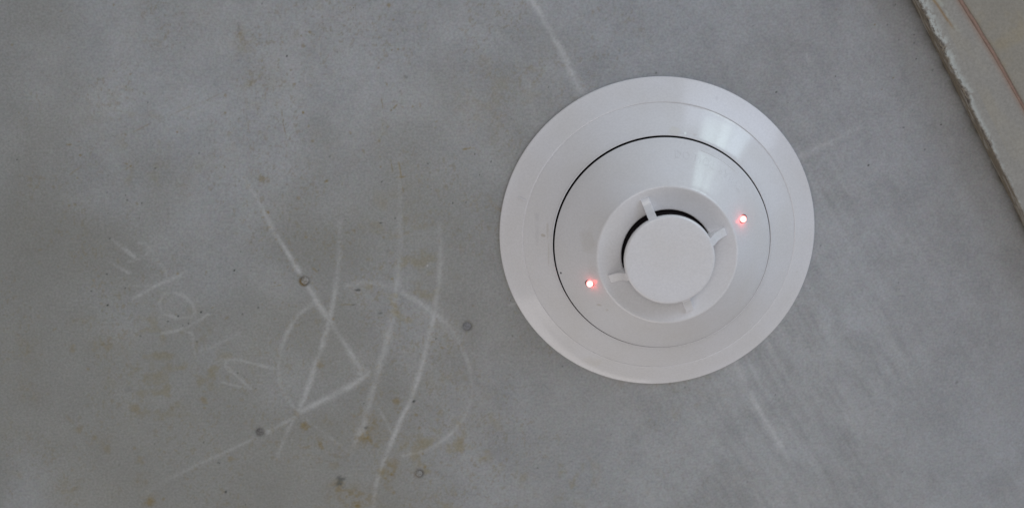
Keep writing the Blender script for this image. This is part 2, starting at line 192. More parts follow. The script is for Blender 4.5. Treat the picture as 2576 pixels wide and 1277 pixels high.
# loose extra flecks
rf = np.random.RandomState(22)
flecks = []
for _ in range(150):
    fx = rf.uniform(-330, -60); fy = rf.uniform(-120, 145)
    flecks.append([fx, fy, rf.uniform(.35, 1.3), rf.uniform(.3, .8), rf.uniform(0, 180), rf.uniform(.15, .42), 0])
for _ in range(170):
    fx = rf.uniform(-330, 150); fy = rf.uniform(-120, 145)
    r0 = rf.uniform(.25, .42)
    flecks.append([fx, fy, r0, r0, 0, rf.uniform(.2, .6), 1])
KC = {0: (0.25, 0.195, 0.095), 1: (0.05, 0.055, 0.05), 2: (0.18, 0.18, 0.175)}
edge_n = fbm(X / 1.6, Y / 1.6, 151, 3); blot = fbm(X / 4.5, Y / 4.5, 156, 3)
for sx, sy, rx, ry, ang, s, kd in STAINS + flecks:
    if s <= 0: continue
    R = max(rx, ry) * 2.6 + 1
    i0, i1 = np.searchsorted(xs, [sx - R, sx + R]); j0, j1 = np.searchsorted(ys, [sy - R, sy + R])
    if i1 <= i0 or j1 <= j0: continue
    sl = (slice(j0, j1), slice(i0, i1))
    a = math.radians(ang)
    dx = X[sl] - sx; dy = Y[sl] - sy
    p = (dx * math.cos(a) + dy * math.sin(a)) / rx; q = (-dx * math.sin(a) + dy * math.cos(a)) / max(ry, .42)
    d = np.sqrt(p * p + q * q)
    if max(rx, ry) > 3 and min(rx, ry) > 1.5:      # blotch: broken up
        mk = s * np.exp(-.7 * d * d) * (.22 + 1.15 * sstep(.46, .66, .6 * edge_n[sl] + .4 * blot[sl]))
    else:
        mk = s * (1 - sstep(.3, 1.3, d + 1.7 * (edge_n[sl] - .5)))
    kc = (0.15, 0.13, 0.09) if (kd == 1 and max(rx, ry) > 3) else KC[kd]
    base_c[sl] = lerp(base_c[sl], kc, np.clip(mk * 1.3, 0, .95))

# the board's soft shadow put into the concrete colour, with some joint dirt
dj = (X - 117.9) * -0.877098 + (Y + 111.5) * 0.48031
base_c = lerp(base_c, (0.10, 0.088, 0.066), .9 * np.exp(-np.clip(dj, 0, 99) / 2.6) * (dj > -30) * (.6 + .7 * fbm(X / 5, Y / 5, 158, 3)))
# chalk lines
chalk = np.zeros_like(X)
grit = sstep(.22, .62, fbm(X / 1.3, Y / 1.3, 161, 3)); grit2 = fbm(X / 9, Y / 9, 171, 2)
for pts, hw, s, f0, f1 in CHALK:
    P = np.array(pts)
    seg = np.hypot(*(P[1:] - P[:-1]).T); tot = seg.sum(); run = 0
    for k in range(len(P) - 1):
        A, B = P[k], P[k + 1]
        R = hw * 2.5 + .6
        i0, i1 = np.searchsorted(xs, [min(A[0], B[0]) - R, max(A[0], B[0]) + R])
        j0, j1 = np.searchsorted(ys, [min(A[1], B[1]) - R, max(A[1], B[1]) + R])
        if i1 <= i0 or j1 <= j0: run += seg[k]; continue
        sl = (slice(j0, j1), slice(i0, i1))
        ab = B - A; L2 = max(ab @ ab, 1e-6)
        t = np.clip(((X[sl] - A[0]) * ab[0] + (Y[sl] - A[1]) * ab[1]) / L2, 0, 1)
        d = np.hypot(X[sl] - A[0] - t * ab[0], Y[sl] - A[1] - t * ab[1])
        w = np.clip((run + t * seg[k]) / tot, 0, 1)
        fade = f0 + (f1 - f0) * w
        v = s * fade * np.exp(-(d / (hw * (0.9 + .75 * grit2[sl]))) ** 2.0) * (0.72 + 0.3 * grit[sl]) * (.75 + .5 * grit2[sl])
        chalk[sl] = np.maximum(chalk[sl], v)
        run += seg[k]
base_c = lerp(base_c, (0.72, 0.72, 0.73), np.clip(chalk * .52 * (.62 + .62 * sstep(.3, .62, fbm(X / 6, Y / 6, 175, 3))), 0, .9))

# holes: shallow pits, dirty round the rim
Z = 0.25 * (fbm(X / 40, Y / 40, 181, 3) - .5) + 0.05 * (fbm(X / 2.2, Y / 2.2, 191, 3) - .5)
Z *= inner
Z += 0.02 * reg * inner * streak
for n_, (hx, hy, hr) in enumerate(HOLES):
    d = np.hypot(X - hx, Y - hy) + .5 * (edge_n - .5)
    Z += .55 * (1 - sstep(hr - 1.2, hr + .3, d))
    ring = np.exp(-((d - hr * .85) / .8) ** 2)
    ang = np.arctan2(Y - hy, X - hx)
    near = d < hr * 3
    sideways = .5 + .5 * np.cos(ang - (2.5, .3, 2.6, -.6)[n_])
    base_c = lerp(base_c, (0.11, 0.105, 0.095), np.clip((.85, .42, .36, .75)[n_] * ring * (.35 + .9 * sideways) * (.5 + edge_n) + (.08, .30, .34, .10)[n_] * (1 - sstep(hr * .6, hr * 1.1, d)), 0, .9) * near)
    if n_ in (0, 3):
        base_c = lerp(base_c, (0.20, 0.125, 0.03), (.8, 0, 0, .4)[n_] * ring * np.clip(np.cos(ang - 2.5), 0, 1) * near)
# keep the plane flat under the detector and board
flat = (np.hypot(X, Y) < 80)
Z = np.where(flat, np.maximum(Z, 0.03), Z)
V = np.stack([X.ravel() * MM, Y.ravel() * MM, Z.ravel() * MM], -1)
mt, nt, bs, lk = material("bare_concrete")
ca = nd(nt, 'ShaderNodeVertexColor', layer_name="surface_colour")
tc = nd(nt, 'ShaderNodeTexCoord')
n1 = nd(nt, 'ShaderNodeTexNoise'); n1.inputs['Scale'].default_value = 900; n1.inputs['Detail'].default_value = 3
n2 = nd(nt, 'ShaderNodeTexNoise'); n2.inputs['Scale'].default_value = 130; n2.inputs['Detail'].default_value = 6
mr = nd(nt, 'ShaderNodeMapRange'); mr.inputs['To Min'].default_value = .86; mr.inputs['To Max'].default_value = 1.14
mr.inputs['From Min'].default_value = .25; mr.inputs['From Max'].default_value = .75
mx = nd(nt, 'ShaderNodeMixRGB', blend_type='MULTIPLY'); mx.inputs[0].default_value = 1
lk.new(tc.outputs['Object'], n1.inputs['Vector']); lk.new(tc.outputs['Object'], n2.inputs['Vector'])
lk.new(n1.outputs['Fac'], mr.inputs['Value'])
lk.new(ca.outputs['Color'], mx.inputs[1]); lk.new(mr.outputs[0], mx.inputs[2])
lk.new(mx.outputs[0], bs.inputs['Base Color'])
bp = nd(nt, 'ShaderNodeBump'); bp.inputs['Strength'].default_value = .25; bp.inputs['Distance'].default_value = .0004
lk.new(n2.outputs['Fac'], bp.inputs['Height']); lk.new(bp.outputs[0], bs.inputs['Normal'])
bs.inputs['Roughness'].default_value = .72
bs.inputs['Specular IOR Level'].default_value = .35
# the light falls from below, so faces look down (-z)
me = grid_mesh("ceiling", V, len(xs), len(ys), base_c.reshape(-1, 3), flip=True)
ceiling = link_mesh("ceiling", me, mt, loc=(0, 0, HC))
ceiling["kind"] = "structure"
ceiling["label"] = "grey bare concrete ceiling with chalk arcs, rust flecks and trowel streaks"

# mortar plugs sitting in the four old fixing holes
mp = []
for lo, hi in (((.20, .18, .14), (.37, .36, .35)), ((.17, .17, .175), (.25, .25, .26)), ((.11, .105, .10), (.22, .21, .20)), ((.22, .21, .19), (.33, .33, .32))):
    m_, nt, bs, lk = material("plug_mortar")
    n1 = nd(nt, 'ShaderNodeTexNoise'); n1.inputs['Scale'].default_value = 900; n1.inputs['Detail'].default_value = 4
    tc = nd(nt, 'ShaderNodeTexCoord'); lk.new(tc.outputs['Object'], n1.inputs['Vector'])
    cr = nd(nt, 'ShaderNodeValToRGB')
    cr.color_ramp.elements[0].position = .35; cr.color_ramp.elements[0].color = (*lo, 1)
    cr.color_ramp.elements[1].position = .65; cr.color_ramp.elements[1].color = (*hi, 1)
    lk.new(n1.outputs['Fac'], cr.inputs[0]); lk.new(cr.outputs[0], bs.inputs['Base Color']); bs.inputs['Roughness'].default_value = .9
    mp.append(m_)
PL = ["hole plug ringed with rust brown, on the long slanting chalk line",
      "dark grey hole plug nearest the smoke detector",
      "dark hole plug on the lower straight chalk line",
      "pale centred hole plug lowest of the four, right of the longest chalk arc"]
for n_, (hx, hy, hr) in enumerate(HOLES):
    rr = np.random.RandomState(50 + n_)
    nr, ns = 5, 18
    vs = [(0, 0, -.9)]; fs = []
    prof = [(.22, -.98), (.4, -.9), (.55, -.75), (.7, -.5), (.8, .1)] if n_ not in (1, 2) else [(.3, -.55), (.5, -.58), (.62, -.6), (.74, -.45), (.82, .1)]
    jit = 1 + .14 * (rr.rand(ns) - .5)
    for (pr, pz) in prof:
        for k in range(ns):
            a = 2 * math.pi * k / ns
            r_ = hr * pr * jit[k]
            vs.append((r_ * math.cos(a) + (.1 if n_ == 0 else 0), r_ * math.sin(a), pz + .15 * rr.rand()))
    for k in range(ns): fs.append((0, 1 + (k + 1) % ns, 1 + k))
    for j in range(len(prof) - 1):
        for k in range(ns):
            a0, a1 = 1 + j * ns + k, 1 + j * ns + (k + 1) % ns
            fs.append((a0, a1, a1 + ns, a0 + ns))
    me = bpy.data.meshes.new("hole_plug")
    me.from_pydata([(a * MM, b * MM, (c * .45 + .42) * MM) for a, b, c in vs], [], fs)
    o = link_mesh("hole_plug", me, mp[n_], ceiling, (hx * MM, hy * MM, 0))
    o["label"] = PL[n_]

# ------------------------------------------------------------------ smoke detector
det = bpy.data.objects.new("smoke_detector", None)
sc.collection.objects.link(det)
det.location = (0, 0, HC)
det.empty_display_size = .03
tag(det, "round white plastic smoke detector with two lit red lamps on the concrete ceiling", "smoke detector")

def plastic(name, col, rough=.2, spots=()):
    mt, nt, bs, lk = material(name)
    tc = nd(nt, 'ShaderNodeTexCoord')
    n = nd(nt, 'ShaderNodeTexNoise'); n.inputs['Scale'].default_value = 45; n.inputs['Detail'].default_value = 5
    n3 = nd(nt, 'ShaderNodeTexNoise'); n3.inputs['Scale'].default_value = 1000; n3.inputs['Detail'].default_value = 2
    lk.new(tc.outputs['Object'], n.inputs['Vector']); lk.new(tc.outputs['Object'], n3.inputs['Vector'])
    cr = nd(nt, 'ShaderNodeValToRGB')
    cr.color_ramp.elements[0].position = .3; cr.color_ramp.elements[0].color = (col[0] * .965, col[1] * .955, col[2] * .93, 1)
    cr.color_ramp.elements[1].position = .62; cr.color_ramp.elements[1].color = (*col, 1)
    lk.new(n.outputs['Fac'], cr.inputs[0])
    mr = nd(nt, 'ShaderNodeMapRange'); mr.inputs['To Min'].default_value = .965; mr.inputs['To Max'].default_value = 1.035
    mr.inputs['From Min'].default_value = .3; mr.inputs['From Max'].default_value = .7
    lk.new(n3.outputs['Fac'], mr.inputs['Value'])
    mx = nd(nt, 'ShaderNodeMixRGB', blend_type='MULTIPLY'); mx.inputs[0].default_value = 1
    lk.new(cr.outputs[0], mx.inputs[1]); lk.new(mr.outputs[0], mx.inputs[2])
    last = mx.outputs[0]
    for (p, r, c, s) in spots:          # grime and glue: round stains at a place on the part
        sep = nd(nt, 'ShaderNodeVectorMath', operation='SUBTRACT'); sep.inputs[1].default_value = [v * MM for v in p]
        mu = nd(nt, 'ShaderNodeVectorMath', operation='MULTIPLY'); mu.inputs[1].default_value = [1 / (v * MM) for v in r]
        ln = nd(nt, 'ShaderNodeVectorMath', operation='LENGTH')
        ad = nd(nt, 'ShaderNodeMath', operation='ADD')
        sm = nd(nt, 'ShaderNodeMapRange', interpolation_type='SMOOTHSTEP')
        sm.inputs['From Min'].default_value = 1.5; sm.inputs['From Max'].default_value = .9
        sm.inputs['To Min'].default_value = 0; sm.inputs['To Max'].default_value = s
        nn = nd(nt, 'ShaderNodeTexNoise'); nn.inputs['Scale'].default_value = 300
        lk.new(tc.outputs['Object'], nn.inputs['Vector'])
        lk.new(tc.outputs['Object'], sep.inputs[0]); lk.new(sep.outputs[0], mu.inputs[0]); lk.new(mu.outputs[0], ln.inputs[0])
        lk.new(ln.outputs['Value'], ad.inputs[0]); lk.new(nn.outputs['Fac'], ad.inputs[1]); lk.new(ad.outputs[0], sm.inputs['Value'])
        m2 = nd(nt, 'ShaderNodeMixRGB'); m2.inputs[2].default_value = (*c, 1)
        lk.new(sm.outputs[0], m2.inputs[0]); lk.new(last, m2.inputs[1]); last = m2.outputs[0]
    lk.new(last, bs.inputs['Base Color'])
    bs.inputs['Roughness'].default_value = rough
    bs.inputs['IOR'].default_value = 1.5
    bp = nd(nt, 'ShaderNodeBump'); bp.inputs['Strength'].default_value = .06; bp.inputs['Distance'].default_value = .0003
    lk.new(n.outputs['Fac'], bp.inputs['Height']); lk.new(bp.outputs[0], bs.inputs['Normal'])
    return mt

WHITE = (0.730, 0.720, 0.742)
GR = (0.40, 0.34, 0.24)
m_base = plastic("white_plastic_base", WHITE, .155, [
    ((5.3, -53.4, -19.0), (3.6, 2.6, 5), (.64, .60, .50), .3),
    ((10.2, -52.2, -19.0), (.9, 1.0, 4), (.86, .9, .88), .95),
    ((15, -51.5, -20.0), (2.2, 1.0, 4), GR, .22),
    ((-58.6, -11.4, -13.0), (1.6, 2.8, 6), (.40, .39, .42), .2),
    ((-58.6, -3.0, -13.0), (1.2, 8, 6), (.45, .44, .46), .16),
    ((-53.9, -6.0, -18.0), (.7, 5, 6), GR, .22),
    ((-53.4, 6.0, -18.0), (.6, 7, 6), GR, .2),
    ((-55.8, -3.2, -16.0), (1.4, .9, 4), GR, .45)])
m_ring = plastic("white_plastic_flange", WHITE, .155, [
    ((67.4, 18.9, -2), (.9, .9, 4), GR, .3), ((21, -63.9, -4), (1.1, .8, 3), (.9, .93, .93), .6),
    ((-30, 62, -3), (9, 5, 5), (.62, .58, .50), .25), ((26.6, -66, -4), (1.2, 1.2, 3), (.5, .48, .5), .3)])
m_head = plastic("white_plastic_head", WHITE, .155, [
    ((-36.3, -6.0, -36.5), (5, 7.5, 8), GR, .16), ((-34, 7.0, -36.5), (3, 6, 8), GR, .10),
    ((-48.0, 13.3, -22.5), (.55, .75, 3), (.03, .03, .04), .95),
    ((-30.5, 26, -31), (2, 1.0, 6), GR, .35), ((-27, 28, -31), (1, 1.4, 6), GR, .3)])
m_cap = plastic("white_plastic_cap", WHITE, .2)

def lathe(name, prof, mat, parent, seg=256, closed=False):
    """profile of (radius, depth below ceiling) in mm"""
    n = len(prof); me = bpy.data.meshes.new(name)
    vs = []
    for k in range(seg):
        a = 2 * math.pi * k / seg
        for r, h in prof: vs.append((r * math.cos(a) * MM, r * math.sin(a) * MM, -h * MM))
    fs = []
    nn = n if closed else n - 1
    for k in range(seg):
        k2 = (k + 1) % seg
        for j in range(nn):
            j2 = (j + 1) % n
            fs.append((k * n + j, k2 * n + j, k2 * n + j2, k * n + j2))
    me.from_pydata(vs, [], fs)
    bm = bmesh.new(); bm.from_mesh(me)
    bmesh.ops.remove_doubles(bm, verts=bm.verts, dist=1e-7)
    bmesh.ops.recalc_face_normals(bm, faces=bm.faces)
    bm.to_mesh(me); bm.free()
    return link_mesh(name, me, mat, parent)

def arc(cx, cy, r, a0, a1, n):
    return [(cx + r * math.cos(math.radians(a0 + (a1 - a0) * i / n)), cy + r * math.sin(math.radians(a0 + (a1 - a0) * i / n))) for i in range(n + 1)]

lathe("mounting_flange", [(64.0, .05), (76.0, .05)] + arc(75.2, .9, .85, -40, 75, 6) +
      [(73, 3.05), (70, 5.1), (67.5, 6.8), (65.6, 8.08), (65.0, 8.48), (64.5, 7.6)], m_ring, det, closed=True).location = (-.00020, -.00023, 0)
lathe("detector_base", [(65.5, 1.0), (65.5, 7.0), (65.15, 8.1), (64.85, 8.5)] +
      [(64.0, 9.15), (62, 10.8), (58, 14.3), (54.5, 17.45), (52.6, 19.3), (52.05, 20.0)] + arc(51.78, 20.0, .28, 45, 170, 5) +
      [(51.5, 19.6), (51.5, 12), (51.4, 1.0)], m_base, det, closed=True).location = (-.00020, -.00023, 0)
def hcone(r):  # depth of the head's outer cone
    return 21.3 + (50.9 - r) * (42.0 - 21.3) / (50.9 - 32.6)
cone = [(r, hcone(r)) for r in (49.9, 47, 44, 41, 38, 35, 33.6)]
head = lathe("detector_head", [(49.4, 17.0), (50.5, 19.4)] + arc(50.55, 20.75, .45, -40, 50, 4) + cone +
      arc(32.0, 40.75, 1.35, 42, 108, 9) + [(30.4, 41.85), (29, 41.6), (27, 41.35), (24.5, 41.2), (22.2, 41.1)] +
      arc(21.8, 40.5, .6, 90, 180, 4) + [(21.2, 33.0), (30, 30), (40, 22), (47, 16.8)], m_head, det, seg=288, closed=True)

# dark sensing chamber inside the slot under the cap
mk, nt, bs, lk = material("black_screen_gap_shade")
wv = nd(nt, 'ShaderNodeTexVoronoi'); wv.inputs['Scale'].default_value = 1800
tc = nd(nt, 'ShaderNodeTexCoord'); lk.new(tc.outputs['Object'], wv.inputs['Vector'])
cr = nd(nt, 'ShaderNodeValToRGB'); cr.color_ramp.elements[0].color = (.012, .008, .010, 1); cr.color_ramp.elements[1].color = (.004, .003, .004, 1)
lk.new(wv.outputs['Distance'], cr.inputs[0]); lk.new(cr.outputs[0], bs.inputs['Base Color']); bs.inputs['Roughness'].default_value = .75
bs.inputs['Specular IOR Level'].default_value = .15
lathe("sensing_chamber", [(21.05, 33.0), (21.0, 39.8), (19.6, 40.6), (19.2, 41), (19.2, 48.4), (0.01, 48.4)], mk, det, seg=128)
lathe("gap_shade_ring", [(51.2, 14.0), (49.0, 14.5), (48.0, 16.5)], mk, det, seg=128)  # black ring standing in for the shade deep in the gap

lathe("sensor_cap", [(0.001, 51.75), (8, 51.73), (14, 51.68), (18.6, 51.56)] + arc(19.75, 50.25, 1.25, 85, -10, 9) +
      [(20.95, 49.2), (20.6, 48.5), (0.001, 48.5)], m_cap, det, seg=256)

# four ribs that carry the cap
for k, az in enumerate((-112.5, -22.5, 67.5, 157.5)):
    top = [(20.6, 50.7), (21.3, 50.3), (22.0, 49.2), (22.8, 47.6), (23.8, 45.8), (25.0, 44.7), (26.4, 43.8), (28.0, 43.2), (28.9, 42.8), (29.2, 40.8)]
    bot = [(20.6, 40.4)] * 2 + [(r, 40.4) for r, h in top[2:]]
    w = 2.0
    vs = []; fs = []
    n = len(top)
    for s_ in (-1, 1):
        for (r, h) in top: vs.append((r, s_ * (w - .18), h))
        for (r, h) in top: vs.append((r, s_ * w, h - .25))
        for (r, h) in bot: vs.append((r, s_ * w, h))
    N = 3 * n
    for j in range(n - 1):
        fs.append((j, j + 1, N + j + 1, N + j))
        for s_ in (0, 1):
            o_ = s_ * N
            fs.append((o_ + j, o_ + n + j, o_ + n + j + 1, o_ + j + 1)); fs.append((o_ + n + j, o_ + 2 * n + j, o_ + 2 * n + j + 1, o_ + n + j + 1))
    fs.append((n - 1, 2 * n - 1, 3 * n - 1, N + 3 * n - 1, N + 2 * n - 1, N + n - 1))
    if k == 0:
        me = bpy.data.meshes.new("rib")
        me.from_pydata([(a * MM, b * MM, -c * MM) for a, b, c in vs], [], fs)
        bm = bmesh.new(); bm.from_mesh(me); bmesh.ops.remove_doubles(bm, verts=bm.verts, dist=1e-7)
        bmesh.ops.recalc_face_normals(bm, faces=bm.faces); bm.to_mesh(me); bm.free()
        rib_me = me; rib_me.materials.append(m_cap)
    o = bpy.data.objects.new("rib", rib_me); sc.collection.objects.link(o); o.parent = det
    o.rotation_euler = (0, 0, math.radians(az))

# two red lamps let into the cone
ml, nt, bs, lk = material("lit_red_lens")
tc = nd(nt, 'ShaderNodeTexCoord')
mu = nd(nt, 'ShaderNodeVectorMath', operation='MULTIPLY'); mu.inputs[1].default_value = (1, 1, 0)
ln = nd(nt, 'ShaderNodeVectorMath', operation='LENGTH')
lk.new(tc.outputs['Object'], mu.inputs[0]); lk.new(mu.outputs[0], ln.inputs[0])
mr = nd(nt, 'ShaderNodeMapRange'); mr.inputs['From Max'].default_value = .0019
lk.new(ln.outputs['Value'], mr.inputs['Value'])
cr = nd(nt, 'ShaderNodeValToRGB')
cr.color_ramp.elements[0].position = .45; cr.color_ramp.elements[0].color = (1, .88, .86, 1)
cr.color_ramp.elements[1].position = 1.0; cr.color_ramp.elements[1].color = (1, .06, .05, 1)
e_ = cr.color_ramp.elements.new(.8); e_.color = (1, .50, .47, 1)
lk.new(mr.outputs[0], cr.inputs[0]); lk.new(cr.outputs[0], bs.inputs['Emission Color']); bs.inputs['Emission Strength'].default_value = 1.6
bs.inputs['Base Color'].default_value = (.5, .03, .03, 1); bs.inputs['Roughness'].default_value = .15
mh, nt, bs, lk = material("dark_red_lamp_body")
bs.inputs['Base Color'].default_value = (.22, .008, .008, 1); bs.inputs['Roughness'].default_value = .3
nn = nd(nt, 'ShaderNodeTexNoise'); nn.inputs['Scale'].default_value = 800
cr = nd(nt, 'ShaderNodeValToRGB'); cr.color_ramp.elements[0].color = (.25, .008, .008, 1); cr.color_ramp.elements[1].color = (.16, .005, .006, 1)
lk.new(nn.outputs['Fac'], cr.inputs[0]); lk.new(cr.outputs[0], bs.inputs['Base Color'])

def small_lathe(name, prof, mat, parent, loc, seg=40):
    o = lathe(name, prof, mat, parent, seg)
    o.location = loc
    return o
LED = [(35.82, -14.98), (-35.28, 15.24)]
bpy.context.view_layer.update()
for n_, (lx, ly) in enumerate(LED):
    r0 = math.hypot(lx, ly); h0 = hcone(r0)
    cut_me = bpy.data.meshes.new("cut")
    bm = bmesh.new()
    bmesh.ops.create_cone(bm, cap_ends=True, segments=48, radius1=.00205, radius2=.00205, depth=.012)
    bm.to_mesh(cut_me); bm.free()
    cut = bpy.data.objects.new("cut", cut_me); sc.collection.objects.link(cut)
    cut.location = (lx * MM, ly * MM, HC - h0 * MM)
    md = head.modifiers.new("b", 'BOOLEAN'); md.object = cut; md.operation = 'DIFFERENCE'; md.solver = 'EXACT'
    bpy.context.view_layer.update()
    dg = bpy.context.evaluated_depsgraph_get()
    nm = bpy.data.meshes.new_from_object(head.evaluated_get(dg))
    head.modifiers.clear(); old = head.data; head.data = nm; bpy.data.meshes.remove(old)
    bpy.data.objects.remove(cut)
    led = small_lathe("red_lamp", [(2.0, h0 - 5), (2.0, h0 - 1.3), (1.75, h0 - .9), (1.6, h0 - .9), (1.6, h0 - 5)], mh, det, (lx * MM, ly * MM, 0))
    led["label"] = "lit red lamp " + ("above and right of the cap" if n_ == 0 else "below and left of the cap")
    small_lathe("lens", [(1.62, h0 - 1.2), (1.66, h0 - .5), (1.62, h0 + .1), (1.45, h0 + .55), (1.05, h0 + .85), (.5, h0 + 1.0), (.001, h0 + 1.03)], ml, led, (0, 0, 0))
    pl = bpy.data.lights.new("lamp_glow", 'POINT'); pl.energy = .0004; pl.color = (1, .05, .04); pl.shadow_soft_size = .0012
    po = bpy.data.objects.new("lamp_glow", pl); sc.collection.objects.link(po)
    po.location = (lx * MM * 1.01, ly * MM * 1.01, HC - (h0 + 2.6) * MM)
head.data.name = "detector_head"
head.data.polygons.foreach_set("use_smooth", np.ones(len(head.data.polygons), bool))
head.data.set_sharp_from_angle(angle=math.radians(28))

# raised lettering round the head (it reads mirrored, as in the picture)
def lettering(text, az0, az1, r_base, r_top, hfun, parent, name, relief=.18, mirror=True):
    cu = bpy.data.curves.new("t", 'FONT'); cu.body = text; cu.size = 1; cu.extrude = .05; cu.resolution_u = 4
    cu.space_character = 1.15; cu.offset = .004
    to = bpy.data.objects.new("t", cu); sc.collection.objects.link(to)
    bpy.context.view_layer.update()
    dg = bpy.context.evaluated_depsgraph_get()
    me = bpy.data.meshes.new_from_object(to.evaluated_get(dg))
    bpy.data.objects.remove(to)
    me.name = name
    bm = bmesh.new(); bm.from_mesh(me)
    bmesh.ops.triangulate(bm, faces=bm.faces)
    bmesh.ops.subdivide_edges(bm, edges=[e for e in bm.edges if e.calc_length() > .25], cuts=2)
    x0 = min(v.co.x for v in bm.verts); x1 = max(v.co.x for v in bm.verts)
    for v in bm.verts:
        az = math.radians(az0 + (az1 - az0) * (v.co.x - x0) / (x1 - x0))
        r = r_base + (r_top - r_base) * v.co.y / .70
        h = hfun(r) + (relief if v.co.z > 0 else -.15)
        v.co = Vector((r * math.cos(az), r * math.sin(az), -h)) * MM
    bmesh.ops.recalc_face_normals(bm, faces=bm.faces)
    bm.to_mesh(me); bm.free()
    return link_mesh(name, me, m_head, parent, smooth=False)
lettering("DO NOT PAINT", -84.5, -37.5, 46.4, 43.5, hcone, det, "raised_lettering")

def ridge(name, pts, hw, height, mat, parent):
    """low moulded ridge through (radius, azimuth, depth) stations"""
    vs = []; fs = []
    c = [Vector((r * math.cos(math.radians(a)), r * math.sin(math.radians(a)), -h)) for r, a, h in pts]
    for i, p in enumerate(c):
        t = (c[min(i + 1, len(c) - 1)] - c[max(i - 1, 0)]).normalized()
        side = t.cross(Vector((0, 0, 1))).normalized()
        k = .3 if i in (0, len(c) - 1) else 1
        for s_, z in ((-1, .3), (-.5, -height * k), (.5, -height * k), (1, .3)):
            vs.append((p + side * s_ * hw + Vector((0, 0, z))) * MM)
    for i in range(len(c) - 1):
        for j in range(3): fs.append((i * 4 + j, i * 4 + j + 1, i * 4 + 5 + j, i * 4 + 4 + j))
    me = bpy.data.meshes.new(name); me.from_pydata(vs, [], fs)
    bm = bmesh.new(); bm.from_mesh(me); bmesh.ops.recalc_face_normals(bm, faces=bm.faces); bm.to_mesh(me); bm.free()
    return link_mesh(name, me, mat, parent)
ridge("moulded_ridge", [(48.3, a, hcone(48.3)) for a in np.linspace(-70, -47, 24)], .30, .13, m_head, det)
ridge("index_tick", [(70.9, -163.8, 4.6), (69, -163.9, 5.9), (67.2, -164.0, 7.1), (66.2, -164, 7.8)], .35, .45, m_ring, det)

# ------------------------------------------------------------------ painted board along the right
E0 = np.array([117.9, -111.5]); ed = np.array([0.48031, 0.877098]); cr_ = np.array([0.877098, -0.48031])
TH = 17.3
def soff(s):                       # distance from the arris to the red seam
    return np.interp(s, [-600, 0, 6.7, 39.5, 69.7, 700], [9., 15.9, 16.5, 19.7, 21.4, 30.])
fine_s = np.arange(-18, 150, .42)
g = .42 * 1.3 ** np.arange(1, 26); g = np.cumsum(g); g = g[g < 900]
ss = np.concatenate([-18 - g[::-1], fine_s, 150 + g])
side_h = np.arange(0, TH - .9, .55)
nf_fine = np.arange(.9, 13.0, .42); fr = np.linspace(0, 1, 22)[1:]
rows = []
chipn = fbm(ss / 7.0, ss * 0 + 3.3, 401, 5, .7); chipn2 = fbm(ss / 1.6, ss * 0 + 8.3, 411, 4, .7)
up = np.clip(1.15 - ss / 105, .22, 1.15)                      # more damage towards the top
bite = np.clip((chipn - .42) * 7.0, 0, 3.2) * up + .9 * (chipn2 - .35) * up
bite = np.clip(bite, .1, 4)
def row(off, h, jit=0):
    return off, h
prof = [(0.0, h) for h in side_h] + [(.08, TH - .75), (.25, TH - .4), (.5, TH - .15), (.75, TH - .03)]
nprof = len(prof)
for (off, h) in prof: rows.append((np.full_like(ss, off), np.full_like(ss, h)))
for w_ in nf_fine: rows.append((np.full_like(ss, w_), np.full_like(ss, TH)))
for f_ in fr: rows.append((13.0 - .5 + (soff(ss) - 12.5) * f_, np.full_like(ss, TH)))
OFF = np.array([r[0] for r in rows]); H = np.array([r[1] for r in rows])
S = np.tile(ss, (len(rows), 1))
onface = (H >= TH - .2) & (OFF > .2)
Bt = np.tile(bite, (len(rows), 1))
nz = fbm(S / 1.1, (OFF + H) / 1.1, 421, 4, .65)
nz2 = fbm(S / 3.6, (OFF + H) / 2.2, 431, 4, .65)
# paint broken away along the arris: the face steps back
lost = (1 - sstep(Bt - .5, Bt + .3, OFF + 1.1 * (nz - .5))) * (H > TH - 1.2)
H = H - lost * (.55 + .6 * nz) - .25 * (fbm(S / 25, OFF / 9, 441, 3) - .5) * (OFF > .6)
OFF = OFF + np.where(H < TH - .5, .35 * (nz2 - .5) * (OFF < .3), 0)
# colours
col = np.ones(S.shape + (3,)) * np.array([.305, .292, .268])
mot = 1 + .14 * (fbm(S / 14, OFF / 6, 451, 4) - .5) + .10 * (nz - .5)
col *= mot[..., None]
col = lerp(col, (.36, .325, .25), .35 * sstep(.4, .8, fbm(S / 20, OFF / 8, 455, 3)) * (OFF > 6))
side = (OFF < .35) & (H < TH - .35)
sc_ = np.array([.18, .145, .10])
col = np.where(side[..., None], sc_ * (1 + .5 * (nz2 - .5) + .35 * (nz - .5))[..., None], col)
col = np.where((side & (nz > .63))[..., None], np.array([.12, .10, .075]), col)
col = lerp(col, (.42, .40, .36), .5 * side * sstep(.5, .7, fbm(S / 6, H / 4, 461, 3)))
